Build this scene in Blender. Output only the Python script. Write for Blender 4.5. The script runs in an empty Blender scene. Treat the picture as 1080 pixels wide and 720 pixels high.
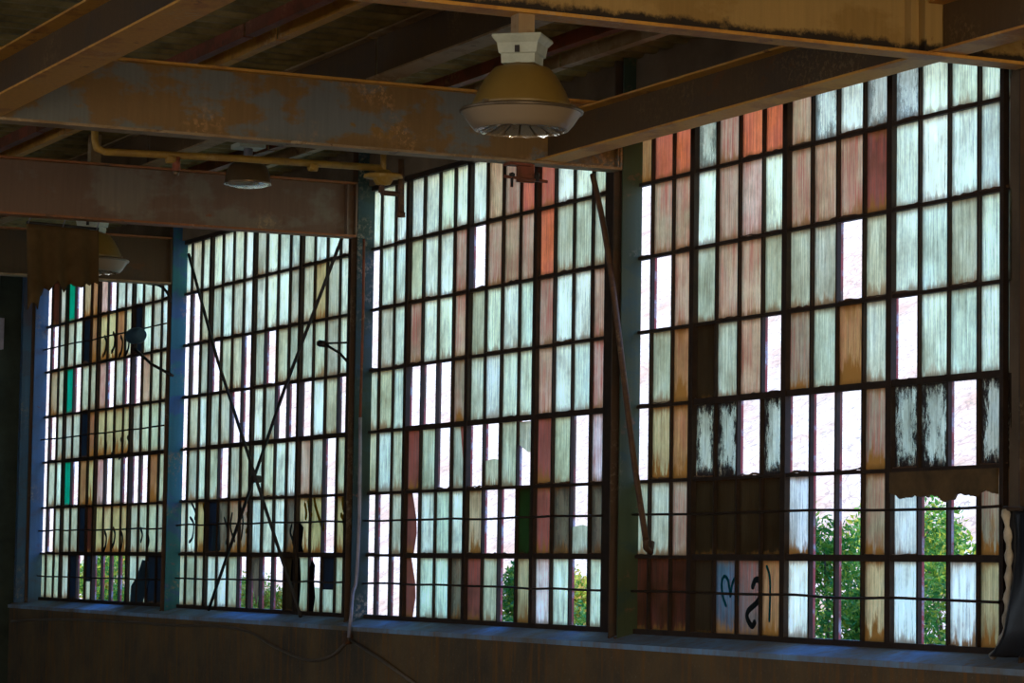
import bpy, bmesh, math, random
from mathutils import Vector, Matrix, noise
random.seed(7)
sc = bpy.context.scene
C = sc.collection

# ---------------------------------------------------------------- camera
FPX = 3074.657
CAM = Vector((18.38707683, -9.46812697, 1.6))
R_ = Vector((0.42785965, 0.90371786, 0.01517085))
U_ = Vector((0.06391896, -0.04699627, 0.99684789))
F_ = Vector((-0.90158221, 0.42554128, 0.07787252))
cd = bpy.data.cameras.new('camera'); cam = bpy.data.objects.new('camera', cd); C.objects.link(cam)
cd.sensor_width = 36; cd.lens = FPX / 1080 * 36; cd.clip_end = 500; cd.clip_start = 0.1
M = Matrix((R_, U_, -F_)).transposed().to_4x4(); M.translation = CAM
cam.matrix_world = M
sc.camera = cam

def on(u, v, ax, val):
    """the point of the plane (axis ax = val) seen at photo pixel u, v"""
    d = R_ * ((u - 540) / FPX) - U_ * ((v - 360) / FPX) + F_
    return CAM + d * ((val - CAM[ax]) / d[ax])




# ---------------------------------------------------------------- the building
BAY = 4.8768; SILL = 1.181; RH = 0.5189; PW = BAY / 16; NROW = 7
CX = 0.36            # column and beam centre inside each bay
ZB, ZT = 4.39, 4.86  # underside and top of the main beams

# ---------------------------------------------------------------- materials
def nt(name):
    m = bpy.data.materials.new(name); m.use_nodes = True
    t = m.node_tree; t.nodes.clear()
    return m, t
def N(t, k, **kw):
    n = t.nodes.new(k)
    for a, v in kw.items():
        if a == 'ins':
            for i, x in v.items():
                if isinstance(x, bpy.types.NodeSocket): t.links.new(x, n.inputs[i])
                else: n.inputs[i].default_value = x
        else: setattr(n, a, v)
    return n
def col(c): return (c[0], c[1], c[2], 1)
def mixc(t, f, a, b, mode='MIX'):
    n = t.nodes.new('ShaderNodeMix'); n.data_type = 'RGBA'; n.blend_type = mode
    for i, x in ((0, f), (6, a), (7, b)):
        if isinstance(x, bpy.types.NodeSocket): t.links.new(x, n.inputs[i])
        else: n.inputs[i].default_value = col(x) if i and not isinstance(x, float) else x
    return n.outputs[2]
def ramp(t, f, stops, interp='LINEAR'):
    n = t.nodes.new('ShaderNodeValToRGB'); n.color_ramp.interpolation = interp
    e = n.color_ramp.elements
    while len(e) < len(stops): e.new(0.5)
    for i, (p, c) in enumerate(stops):
        e[i].position = p; e[i].color = col(c) if isinstance(c, tuple) else (c, c, c, 1)
    t.links.new(f, n.inputs[0]); return n.outputs[0]
def math_(t, op, a, b=0.0, clamp=False):
    n = t.nodes.new('ShaderNodeMath'); n.operation = op; n.use_clamp = clamp
    for i, x in ((0, a), (1, b)):
        if isinstance(x, bpy.types.NodeSocket): t.links.new(x, n.inputs[i])
        else: n.inputs[i].default_value = x
    return n.outputs[0]
def obco(t, scale=(1, 1, 1), loc=(0, 0, 0)):
    tc = N(t, 'ShaderNodeTexCoord'); mp = N(t, 'ShaderNodeMapping')
    mp.inputs['Scale'].default_value = scale; mp.inputs['Location'].default_value = loc
    t.links.new(tc.outputs['Object'], mp.inputs[0]); return mp.outputs[0]
def nz(t, vec, s, det=4, rough=.6):
    n = N(t, 'ShaderNodeTexNoise'); n.inputs['Scale'].default_value = s; n.inputs['Detail'].default_value = det
    n.inputs['Roughness'].default_value = rough; t.links.new(vec, n.inputs['Vector']); return n.outputs[0]
def finish(m, t, colr, rough=.7, metal=0, bump=None, bs=.3, bd=.01, spec=.4):
    p = N(t, 'ShaderNodeBsdfPrincipled')
    for k, v in (('Base Color', colr), ('Roughness', rough)):
        if isinstance(v, bpy.types.NodeSocket): t.links.new(v, p.inputs[k])
        else: p.inputs[k].default_value = col(v) if k == 'Base Color' else v
    p.inputs['Metallic'].default_value = metal
    p.inputs['Specular IOR Level'].default_value = spec
    if bump is not None:
        b = N(t, 'ShaderNodeBump'); b.inputs['Strength'].default_value = bs; b.inputs['Distance'].default_value = bd
        t.links.new(bump, b.inputs['Height']); t.links.new(b.outputs[0], p.inputs['Normal'])
    o = N(t, 'ShaderNodeOutputMaterial'); t.links.new(p.outputs[0], o.inputs[0]); return m

def peeling(name, c1, c2, c3, c4, s=1.6, loc=(0, 0, 0), p2=.5, p3=.56, stretch=(1, 1, 1.6), rough=.6, soot=False):
    """old painted steel: base paint c1, second coat c2 showing in patches, rust c3, bare flecks c4"""
    m, t = nt(name)
    v = obco(t, stretch, loc)
    a = ramp(t, nz(t, v, s, 8, .62), [(p2 - .03, 0.), (p2 + .03, 1.)])
    v2 = obco(t, stretch, (loc[0] + 7.3, loc[1] + 3.1, loc[2] + 1.7))
    b = ramp(t, nz(t, v2, s * 1.7, 9, .7), [(p3, 0.), (p3 + .05, 1.)])
    v3 = obco(t, (1, 1, 1), (loc[0] + 17.3, loc[1] + 9.1, loc[2] + 4.7))
    big = ramp(t, nz(t, v3, s * .9, 3, .5), [(.55, 0.), (.68, 1.)])
    fine = ramp(t, nz(t, v3, 26, 6, .75), [(.5, 0.), (.58, 1.)])
    d = math_(t, 'MULTIPLY', big, fine)
    x = mixc(t, a, c1, c2); x = mixc(t, b, x, c3); x = mixc(t, d, x, c4)
    st = nz(t, obco(t, (14, 14, .9)), 2.5, 4, .6)
    x = mixc(t, 1.0, x, ramp(t, st, [(.3, .90), (.7, 1.08)]), 'MULTIPLY')
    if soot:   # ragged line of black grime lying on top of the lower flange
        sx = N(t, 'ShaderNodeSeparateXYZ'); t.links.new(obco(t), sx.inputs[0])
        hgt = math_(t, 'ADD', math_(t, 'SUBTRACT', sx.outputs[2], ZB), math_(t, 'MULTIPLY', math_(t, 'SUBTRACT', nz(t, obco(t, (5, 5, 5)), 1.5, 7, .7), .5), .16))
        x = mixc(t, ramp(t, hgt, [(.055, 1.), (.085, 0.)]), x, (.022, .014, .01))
    return finish(m, t, x, rough, 0, nz(t, v, 22, 6, .7), .35, .006)

MAT = {}
MAT['beam_tan'] = peeling('peeling_tan_paint', (.40, .25, .085), (.32, .19, .055), (.16, .07, .022), (.40, .26, .10), 1.1, (3, 1, 0), .52, .62, soot=True)
MAT['beam_grey'] = peeling('peeling_grey_brown_paint', (.22, .125, .045), (.17, .175, .17), (.26, .14, .035), (.62, .32, .12), 1.7, (4, 5, 2), .515, .60)
MAT['beam_purple'] = peeling('faded_maroon_brown_paint', (.17, .095, .06), (.20, .15, .11), (.25, .075, .025), (.42, .28, .15), 1.2, (9, 2, 5), .55, .62)
MAT['beam_dark'] = peeling('dark_brown_paint', (.085, .046, .018), (.07, .042, .022), (.11, .045, .012), (.2, .12, .05), 1.2, (4, 12, 5), .55, .62)
MAT['flange_orange'] = peeling('orange_rust_primer', (.60, .29, .05), (.46, .20, .04), (.20, .07, .02), (.55, .33, .13), 2.2, (1, 2, 3), .55, .62)
MAT['flange_tan'] = peeling('dusty_tan_flange_paint', (.32, .21, .11), (.24, .14, .06), (.14, .07, .03), (.45, .33, .2), 2.5, (6, 2, 3), .55, .6)
MAT['flange_red'] = peeling('red_rust_flange_paint', (.30, .10, .03), (.24, .09, .03), (.12, .05, .02), (.4, .2, .1), 2.5, (5, 7, 3), .55, .6)
MAT['col_green'] = peeling('dark_green_column_paint', (.045, .062, .028), (.03, .055, .038), (.12, .07, .035), (.22, .18, .12), 2.2, (2, 2, 3), .55, .6)
MAT['col_teal'] = peeling('teal_column_paint', (.018, .040, .036), (.02, .05, .06), (.16, .08, .06), (.25, .2, .15), 2.2, (8, 2, 1), .55, .63)
MAT['col_bright'] = peeling('bright_teal_column_paint', (.02, .14, .18), (.03, .10, .22), (.14, .10, .12), (.30, .2, .12), 2.6, (8, 9, 1), .52, .64)
MAT['col_blue'] = peeling('blue_column_paint', (.05, .12, .22), (.06, .10, .17), (.10, .06, .06), (.2, .2, .2), 2.2, (8, 9, 1), .55, .63)
MAT['col_brown'] = peeling('brown_column_edge_paint', (.09, .05, .03), (.07, .045, .03), (.12, .05, .02), (.2, .15, .1), 2.2, (8, 9, 1), .55, .63)
MAT['pipe_yellow'] = peeling('old_yellow_pipe_paint', (.36, .20, .03), (.30, .16, .03), (.14, .06, .02), (.4, .25, .08), 4, (1, 1, 1), .55, .62)
MAT['rust_red'] = peeling('red_rusted_steel', (.22, .055, .025), (.15, .045, .02), (.09, .035, .015), (.3, .13, .06), 3, (2, 1, 1), .5, .6)
MAT['rust_brown'] = peeling('brown_rusted_steel', (.10, .048, .022), (.075, .036, .02), (.15, .06, .02), (.2, .12, .06), 5, (2, 3, 1), .5, .6)

def plain(name, c, rough=.6, metal=0, var=.3, s=6, bump=.2, spec=.4):
    m, t = nt(name); v = obco(t)
    k = nz(t, v, s, 6, .65)
    return finish(m, t, mixc(t, 1.0, c, ramp(t, k, [(.3, 1 - var), (.7, 1 + var)]), 'MULTIPLY'), rough, metal, nz(t, v, s * 4, 4, .6), bump, .004, spec)
MAT['steel'] = plain('dark_sash_steel', (.024, .011, .005), .65, 0, .5, 12)
MAT['dark_iron'] = plain('dark_iron', (.018, .013, .010), .6, 0, .3, 10)
def primer_mat():
    m, t = nt('red_primer_sash_edge'); v = obco(t)
    x = mixc(t, ramp(t, nz(t, v, 5, 6, .7), [(.5, 0.), (.6, 1.)]), (.40, .07, .08), (.42, .44, .58))
    x = mixc(t, ramp(t, nz(t, obco(t, (1, 1, 1), (3, 9, 1)), 1.6, 4, .6), [(.5, 0.), (.62, 1.)]), x, (.10, .05, .035))
    return finish(m, t, x, .5)
MAT['primer'] = primer_mat()
MAT['lamp_bell'] = plain('ochre_enamel', (.19, .115, .024), .42, 0, .12, 5, .05, .5)
MAT['lamp_steel'] = plain('brown_spun_metal', (.20, .13, .075), .3, .75, .15, 5, .05)
MAT['lamp_box'] = plain('pale_grey_enamel', (.42, .44, .36), .5, 0, .15, 12)
MAT['lamp_rim'] = plain('worn_metal_rim', (.16, .12, .08), .4, .5, .2, 12)
MAT['tarp_black'] = plain('black_plastic_sheet', (.012, .014, .02), .35, 0, .3, 6, .3)
MAT['tarp_brown'] = plain('drab_brown_canvas', (.085, .048, .018), .9, 0, .25, 5, .4, .1)
MAT['hem'] = plain('grey_frayed_hem', (.42, .37, .30), .8, 0, .35, 9, .4, .2)
MAT['cable'] = plain('grey_brown_cable', (.13, .10, .08), .5, 0, .2, 8)
MAT['conduit'] = plain('bluish_grey_conduit', (.22, .20, .24), .4, .3, .3, 8)
MAT['board'] = plain('dirt_stained_board', (.10, .058, .022), .8, 0, .4, 7)
MAT['navy'] = plain('navy_fabric_shade', (.02, .05, .08), .6, 0, .2, 7)
MAT['deck'] = plain('sooty_roof_sheet', (.23, .17, .07), .75, 0, .5, 4, .4, .2)
MAT['wall_plain'] = plain('drab_plaster', (.16, .11, .07), .9, 0, .3, 2, .2, .2)
MAT['wall_dark'] = plain('dark_green_panel_paint', (.035, .045, .035), .8, 0, .4, 2, .2, .2)
MAT['floor'] = plain('worn_warm_concrete', (.36, .24, .13), .85, 0, .25, 1.2, .3, .2)

def lens_mat():
    m, t = nt('frosted_lens_glass')
    d = N(t, 'ShaderNodeBsdfTranslucent'); d.inputs[0].default_value = (.45, .38, .30, 1)
    e = N(t, 'ShaderNodeBsdfPrincipled'); e.inputs['Base Color'].default_value = (.40, .30, .20, 1); e.inputs['Roughness'].default_value = .22
    mx = N(t, 'ShaderNodeMixShader'); mx.inputs[0].default_value = .65
    t.links.new(d.outputs[0], mx.inputs[1]); t.links.new(e.outputs[0], mx.inputs[2])
    o = N(t, 'ShaderNodeOutputMaterial'); t.links.new(mx.outputs[0], o.inputs[0]); return m
MAT['lens'] = lens_mat()
def mirror_mat():
    m, t = nt('prismatic_lens_facets')
    return finish(m, t, (.85, .80, .70), .12, .85, nz(t, obco(t), 30, 3, .5), .6, .01)
MAT['facet'] = mirror_mat()

def concrete(name, base, dark, rust):
    m, t = nt(name); v = obco(t)
    x = mixc(t, ramp(t, nz(t, v, 1.3, 8, .65), [(.35, 0.), (.65, 1.)]), base, dark)
    st = nz(t, obco(t, (5, 5, .5)), 3, 5, .6)
    x = mixc(t, ramp(t, st, [(.5, 0.), (.72, .7)]), x, rust)
    x = mixc(t, ramp(t, nz(t, v, 40, 4, .7), [(.6, 0.), (.7, .35)]), x, (.4, .34, .25))
    return finish(m, t, x, .85, 0, nz(t, v, 18, 8, .7), .5, .01, .2)
MAT['concrete'] = concrete('stained_concrete', (.17, .11, .055), (.075, .060, .045), (.26, .11, .025))
MAT['ledge'] = concrete('ledge_skylight_blue', (.22, .38, .62), (.17, .15, .12), (.24, .16, .10))  # blue of the skylight on the ledge is put into its base colour

def pane_mat():
    m, t = nt('grimy_window_glass')
    tint = N(t, 'ShaderNodeAttribute', attribute_name='tint').outputs['Color']
    par = N(t, 'ShaderNodeAttribute', attribute_name='par').outputs['Color']
    sp = N(t, 'ShaderNodeSeparateColor'); t.links.new(par, sp.inputs[0])
    red, rust, peel = sp.outputs[0], sp.outputs[1], sp.outputs[2]
    uv = N(t, 'ShaderNodeUVMap', uv_map='UVMap').outputs[0]
    su = N(t, 'ShaderNodeSeparateXYZ'); t.links.new(uv, su.inputs[0]); u, vv = su.outputs[0], su.outputs[1]
    st = nz(t, obco(t, (34, 34, 1.1)), 1.6, 5, .65)
    st2 = nz(t, obco(t, (110, 110, 5)), 1.6, 3, .6)
    st3 = nz(t, obco(t, (150, 150, 26)), 1.6, 4, .75)
    s = math_(t, 'ADD', math_(t, 'MULTIPLY', st, .50), math_(t, 'ADD', math_(t, 'MULTIPLY', st2, .30), math_(t, 'MULTIPLY', st3, .20)))
    blot = nz(t, obco(t, (1.0, 1, .8)), 3.1, 4, .6)
    x = mixc(t, 1.0, tint, (2.30, 1.88, 1.27), 'MULTIPLY')
    x = mixc(t, 1.0, x, ramp(t, s, [(.34, .20), (.46, .72), (.60, 1.2)]), 'MULTIPLY')
    x = mixc(t, .75, x, ramp(t, blot, [(.32, (.42, .36, .26)), (.52, (.95, .93, .85)), (.66, (1.12, 1.15, 1.2))]), 'MULTIPLY')
    # red paint runs
    rn = nz(t, obco(t, (46, 46, 1.5), (3, 3, 3)), 1.0, 4, .6)
    rb = nz(t, obco(t, (1, 1, 1), (5, 3, 9)), 3.2, 3, .6)
    rm = math_(t, 'MULTIPLY', math_(t, 'MULTIPLY', ramp(t, rn, [(.44, .0), (.60, 1.)]), ramp(t, rb, [(.35, .1), (.6, 1.)])), red, True)
    x = mixc(t, rm, x, (.62, .05, .012))
    x = mixc(t, math_(t, 'MULTIPLY', red, math_(t, 'MULTIPLY', ramp(t, rb, [(.3, .0), (.7, .8)]), .6)), x, (.62, .24, .15))
    # rust creeping from the bottom and edges of each pane
    en = nz(t, obco(t, (30, 30, 9)), 1.2, 5, .7)
    en2 = ramp(t, nz(t, obco(t, (14, 14, 2.5), (2, 2, 2)), 1.3, 5, .7), [(.36, 0.), (.68, 1.)])
    reach = math_(t, 'ADD', .03, math_(t, 'MULTIPLY', en2, math_(t, 'ADD', .10, math_(t, 'MULTIPLY', rust, .55))))
    low = math_(t, 'MULTIPLY', math_(t, 'SUBTRACT', 1.0, math_(t, 'DIVIDE', vv, reach), True), 1.6, True)
    hi = math_(t, 'MULTIPLY', math_(t, 'SUBTRACT', 1.0, math_(t, 'DIVIDE', math_(t, 'SUBTRACT', 1.0, vv), math_(t, 'MULTIPLY', reach, .5)), True), .8, True)
    x = mixc(t, math_(t, 'MULTIPLY', math_(t, 'MAXIMUM', low, hi), math_(t, 'ADD', rust, .35), True), x, (.34, .12, .018))
    edge = math_(t, 'MINIMUM', math_(t, 'MINIMUM', u, math_(t, 'SUBTRACT', 1.0, u)), math_(t, 'MULTIPLY', math_(t, 'MINIMUM', vv, math_(t, 'SUBTRACT', 1.0, vv)), 1.6))
    em = ramp(t, math_(t, 'ADD', edge, math_(t, 'MULTIPLY', math_(t, 'SUBTRACT', en, .5), .12)), [(.0, 0.10), (.05, .55), (.16, 1.)])
    x = mixc(t, 1.0, x, em, 'MULTIPLY')
    # dark coating with scratched-off areas
    pn = nz(t, obco(t, (11, 11, 3.6), (1, 1, 1)), 1.2, 12, .9)
    ring = math_(t, 'SUBTRACT', math_(t, 'MULTIPLY', edge, .40), .085)
    pm = math_(t, 'MULTIPLY', ramp(t, math_(t, 'ADD', pn, ring), [(.48, 1.), (.53, 0.)]), peel)
    x = mixc(t, pm, x, (.006, .005, .004))
    tr = N(t, 'ShaderNodeBsdfTranslucent'); t.links.new(x, tr.inputs[0])
    dcol = mixc(t, .82, mixc(t, .5, tint, x), (.10, .042, .014))
    df = N(t, 'ShaderNodeBsdfPrincipled'); t.links.new(dcol, df.inputs['Base Color']); df.inputs['Roughness'].default_value = .35
    df.inputs['Specular IOR Level'].default_value = .35
    mx = N(t, 'ShaderNodeMixShader'); mx.inputs[0].default_value = .24
    t.links.new(tr.outputs[0], mx.inputs[1]); t.links.new(df.outputs[0], mx.inputs[2])
    o = N(t, 'ShaderNodeOutputMaterial'); t.links.new(mx.outputs[0], o.inputs[0]); return m
MAT['pane'] = pane_mat()

def paint_mat(name, c):
    m, t = nt(name)
    tr = N(t, 'ShaderNodeBsdfTranslucent'); tr.inputs[0].default_value = col(c)
    k = nz(t, obco(t), 60, 3, .6)
    df = N(t, 'ShaderNodeBsdfDiffuse'); t.links.new(mixc(t, 1.0, c, ramp(t, k, [(.3, .6), (.7, 1.2)]), 'MULTIPLY'), df.inputs[0])
    mx = N(t, 'ShaderNodeMixShader'); mx.inputs[0].default_value = .5
    t.links.new(tr.outputs[0], mx.inputs[1]); t.links.new(df.outputs[0], mx.inputs[2])
    o = N(t, 'ShaderNodeOutputMaterial'); t.links.new(mx.outputs[0], o.inputs[0]); return m
MAT['spray_teal'] = paint_mat('teal_spray_paint', (.01, .13, .17))
MAT['spray_grey'] = paint_mat('charcoal_spray_paint', (.03, .04, .045))
MAT['spray_yellow'] = paint_mat('mustard_spray_paint', (.32, .20, .01))
MAT['spray_black'] = paint_mat('black_spray_paint', (.006, .008, .012))
MAT['yellow_strip'] = plain('bright_yellow_edge', (.9, .75, .02), .5, 0, .1)

def leaf_mat(name, a, b, c):
    m, t = nt(name)
    g = N(t, 'ShaderNodeNewGeometry').outputs['Random Per Island']
    x = ramp(t, g, [(0., a), (.5, b), (1., c)])
    tr = N(t, 'ShaderNodeBsdfTranslucent'); t.links.new(x, tr.inputs[0])
    df = N(t, 'ShaderNodeBsdfPrincipled'); t.links.new(x, df.inputs['Base Color']); df.inputs['Roughness'].default_value = .5
    mx = N(t, 'ShaderNodeMixShader'); mx.inputs[0].default_value = .65
    t.links.new(tr.outputs[0], mx.inputs[1]); t.links.new(df.outputs[0], mx.inputs[2])
    o = N(t, 'ShaderNodeOutputMaterial'); t.links.new(mx.outputs[0], o.inputs[0]); return m
MAT['leaf_green'] = leaf_mat('green_leaves', (.03, .17, .02), (.13, .36, .04), (.58, .55, .05))
MAT['leaf_mixed'] = leaf_mat('yellowing_leaves', (.10, .26, .02), (.48, .50, .04), (.62, .34, .08))
MAT['bark'] = plain('grey_bark', (.12, .08, .05), .9, 0, .3, 8)

def hill_mat():
    m, t = nt('dry_grass_slope'); v = obco(t)
    x = mixc(t, ramp(t, nz(t, v, .55, 6, .7), [(.4, 0.), (.62, 1.)]), (.66, .56, .47), (.50, .33, .23))
    w = N(t, 'ShaderNodeTexVoronoi'); w.feature = 'DISTANCE_TO_EDGE'; w.inputs['Scale'].default_value = 3.0
    dv = N(t, 'ShaderNodeVectorMath', operation='ADD')
    nn = N(t, 'ShaderNodeTexNoise'); nn.inputs['Scale'].default_value = 2.2; t.links.new(v, nn.inputs['Vector'])
    t.links.new(v, dv.inputs[0]); t.links.new(nn.outputs['Color'], dv.inputs[1]); t.links.new(dv.outputs[0], w.inputs['Vector'])
    x = mixc(t, ramp(t, w.outputs[0], [(.0, .8), (.06, 0.)]), x, (.30, .20, .16))
    x = mixc(t, ramp(t, nz(t, v, 5, 5, .8), [(.56, 0.), (.66, .75)]), x, (.22, .20, .14))
    return finish(m, t, x, .95, 0, nz(t, v, 4, 6, .7), .4, .1, .1)
MAT['hill'] = hill_mat()

# ---------------------------------------------------------------- mesh helpers
class MB:
    def __init__(s): s.bm = bmesh.new(); s.mats = []
    def mi(s, m):
        if m not in s.mats: s.mats.append(m)
        return s.mats.index(m)
    def face(s, pts, m, smooth=False):
        f = s.bm.faces.new([s.bm.verts.new(p) for p in pts]); f.material_index = s.mi(m); f.smooth = smooth; return f
    def box(s, x0, x1, y0, y1, z0, z1, m):
        v = [s.bm.verts.new((x, y, z)) for x in (x0, x1) for y in (y0, y1) for z in (z0, z1)]
        i = s.mi(m)
        for q in ((0, 1, 3, 2), (4, 6, 7, 5), (0, 4, 5, 1), (2, 3, 7, 6), (0, 2, 6, 4), (1, 5, 7, 3)):
            f = s.bm.faces.new([v[k] for k in q]); f.material_index = i
    def prism(s, prof, fn0, fn1, m):
        a = [s.bm.verts.new(fn0(*p)) for p in prof]; b = [s.bm.verts.new(fn1(*p)) for p in prof]; n = len(prof); i = s.mi(m)
        for k in range(n):
            f = s.bm.faces.new((a[k], a[(k + 1) % n], b[(k + 1) % n], b[k])); f.material_index = i
        for q in (a[::-1], b):
            f = s.bm.faces.new(q); f.material_index = i
    def tube(s, pts, r, m, seg=10, rs=None, cap=True):
        pts = [Vector(p) for p in pts]; i = s.mi(m); rings = []
        up = None
        for k, p in enumerate(pts):
            d = (pts[min(k + 1, len(pts) - 1)] - pts[max(k - 1, 0)]).normalized()
            if up is None:
                up = Vector((0, 0, 1)) if abs(d.z) < .9 else Vector((1, 0, 0))
            a = d.cross(up).normalized(); b = a.cross(d).normalized(); up = b
            rr = rs[k] if rs else r
            rings.append([s.bm.verts.new(p + (a * math.cos(2 * math.pi * j / seg) + b * math.sin(2 * math.pi * j / seg)) * rr) for j in range(seg)])
        for A, B in zip(rings, rings[1:]):
            for j in range(seg):
                f = s.bm.faces.new((A[j], A[(j + 1) % seg], B[(j + 1) % seg], B[j])); f.material_index = i; f.smooth = True
        if cap:
            for q in (rings[0][::-1], rings[-1]):
                f = s.bm.faces.new(q); f.material_index = i
    def lathe(s, prof, c, m, seg=40, sq=False, fl=1.0):
        c = Vector(c); i = s.mi(m); rings = []
        for (r, z) in prof:
            ring = []
            for j in range(seg):
                a = 2 * math.pi * j / seg; rr = max(r, 1e-4)
                ring.append(s.bm.verts.new(c + Vector((rr * math.cos(a), rr * math.sin(a), z))))
            rings.append(ring)
        for A, B in zip(rings, rings[1:]):
            for j in range(seg):
                f = s.bm.faces.new((A[j], A[(j + 1) % seg], B[(j + 1) % seg], B[j])); f.material_index = i; f.smooth = True
    def build(s, name, parent=None, recalc=True):
        if recalc: bmesh.ops.recalc_face_normals(s.bm, faces=s.bm.faces)
        me = bpy.data.meshes.new(name); s.bm.to_mesh(me); s.bm.free()
        for m in s.mats: me.materials.append(MAT[m])
        o = bpy.data.objects.new(name, me); C.objects.link(o)
        if parent: o.parent = parent; o.matrix_parent_inverse = Matrix.Translation(-parent.location)
        return o
def thing(name, label, cat, loc=(0, 0, 0), group=None, kind=None):
    o = bpy.data.objects.new(name, None); o.location = loc; C.objects.link(o); o.empty_display_size = .1
    return tag(o, label, cat, group, kind)
def tag(o, label=None, cat=None, group=None, kind=None):
    for k, v in (('label', label), ('category', cat), ('group', group), ('kind', kind)):
        if v: o[k] = v
    return o
def smoothed(pts, n=6):
    pts = [Vector(p) for p in pts]; P = [pts[0]] + pts + [pts[-1]]; out = []
    for i in range(1, len(P) - 2):
        for k in range(n):
            t = k / n; a, b, c, d = P[i - 1], P[i], P[i + 1], P[i + 2]
            out.append(.5 * ((2 * b) + (c - a) * t + (2 * a - 5 * b + 4 * c - d) * t * t + (3 * b - a - 3 * c + d) * t ** 3))
    out.append(pts[-1]); return out

# ---------------------------------------------------------------- setting
XL, XR, YR = -14.62, 24.0, -20.0
m = MB(); m.box(XL - .3, XR, YR, 0.3, -.2, 0, 'floor'); tag(m.build('floor'), 'worn warm brown concrete floor of the hall', kind='structure', cat='floor')
# corrugated roof deck, ridges running towards the window wall
m = MB(); x = -20.0; i = 0
zr = 5.22
pr = []
while x < XR + .3:
    pr.append((x, zr - (.04 if i % 4 in (0, 1) else 0))); x += .055; i += 1
vs = [[m.bm.verts.new((x, y, z)) for x, z in pr] for y in (YR, .25)]
mi_ = m.mi('deck')
for k in range(len(pr) - 1):
    f = m.bm.faces.new((vs[0][k], vs[0][k + 1], vs[1][k + 1], vs[1][k])); f.material_index = mi_
m.box(-20, XR + .3, YR, .3, zr + .05, zr + .2, 'deck')
tag(m.build('ceiling', recalc=False), 'sooty corrugated roof sheets above the beams', kind='structure', cat='ceiling')
m = MB()
m.box(-20, XR, -.25, .12, 0, SILL - .07, 'concrete')
for k in range(-2, 2): pass
tag(m.build('wall_lower'), 'stained concrete wall below the windows', kind='structure', cat='wall')
# sloping ledge on the wall
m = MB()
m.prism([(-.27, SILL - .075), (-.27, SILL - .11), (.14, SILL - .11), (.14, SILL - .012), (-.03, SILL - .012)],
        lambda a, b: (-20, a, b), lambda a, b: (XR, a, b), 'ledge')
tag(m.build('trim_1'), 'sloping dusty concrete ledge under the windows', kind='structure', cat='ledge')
m = MB(); ztop = SILL + NROW * RH
m.box(-20, XR, -.06, .12, ztop + .02, 5.25, 'wall_plain')
tag(m.build('wall_upper'), 'dark band of wall between window heads and roof', kind='structure', cat='wall')
m = MB(); m.box(BAY - .02, XR, .0, .12, SILL - .05, ztop + .05, 'wall_plain'); tag(m.build('wall_right'), 'plain wall past the last window', kind='structure', cat='wall')
m = MB()
m.box(XL - .12, XL, YR, -.05, 0, 5.25, 'wall_dark'); m.box(XL - .12, XL, -.05, .12, 0, 2.42, 'wall_dark'); m.box(XL - .12, XL, -.05, .12, 4.3, 5.25, 'wall_dark'); m.box(-20, XL, .0, .12, 0, 2.42, 'wall_dark')
for z in (1.62, 2.9, 3.7): m.box(XL, XL + .03, -2.5, -.06, z, z + .05, 'wall_dark')
tag(m.build('wall_left'), 'dark panelled end wall beyond the last bay', kind='structure', cat='wall')
m = MB()
for a, b in ((-20, -9), (-4, 2), (8, 14), (20, XR)): m.box(a, b, YR - .2, YR, 0, 5.25, 'wall_plain')
m.box(-20, XR, YR - .2, YR, 4.4, 5.25, 'wall_plain')
tag(m.build('wall_rear'), 'rear wall with wide open doorways', kind='structure', cat='wall')
m = MB(); m.box(XR, XR + .2, YR, -13, 0, 5.25, 'wall_plain'); m.box(XR, XR + .2, -4, .12, 0, 5.25, 'wall_plain'); m.box(XR, XR + .2, -13, -4, 4.6, 5.25, 'wall_plain')
tag(m.build('wall_near'), 'near end wall with a wide open doorway', kind='structure', cat='wall')

# ---------------------------------------------------------------- windows
W = dict(  # tint, red runs, bottom rust, dark coating
 w=((.62, .80, .74), 0, .25, 0), g=((.42, .50, .40), .05, .35, 0), s=((.52, .66, .66), .12, .2, .62), p=((.38, .32, .24), .65, .3, 0),
 r=((.50, .14, .065), 1, .2, 0), e=((.50, .42, .40), 1, .3, 0), o=((.27, .155, .07), .25, 1, 0), y=((.40, .38, .20), .1, .9, 0),
 b=((.018, .006, .002), .1, .12, 0), k=((.012, .008, .004), 0, 0, 0), d=((.38, .46, .42), 0, .3, 1), m=((.11, .11, .08), .1, .5, .5),
 n=((.002, .006, .012), 0, 0, 0), t=((.0, .24, .15), 0, .1, 0), f=((.004, .016, .004), 0, 0, 0), h=((.70, .84, .92), 0, .5, 0),
 q=((.13, .045, .035), .6, .5, 0), u=((.045, .10, .14), .1, .45, 0), v=((.11, .095, .09), .4, .4, 0), c=((.40, .36, .22), .15, .9, 0),
 a=((.74, .72, .78), .9, .4, 0), i=((.26, .24, .17), .5, .8, 0))
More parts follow.
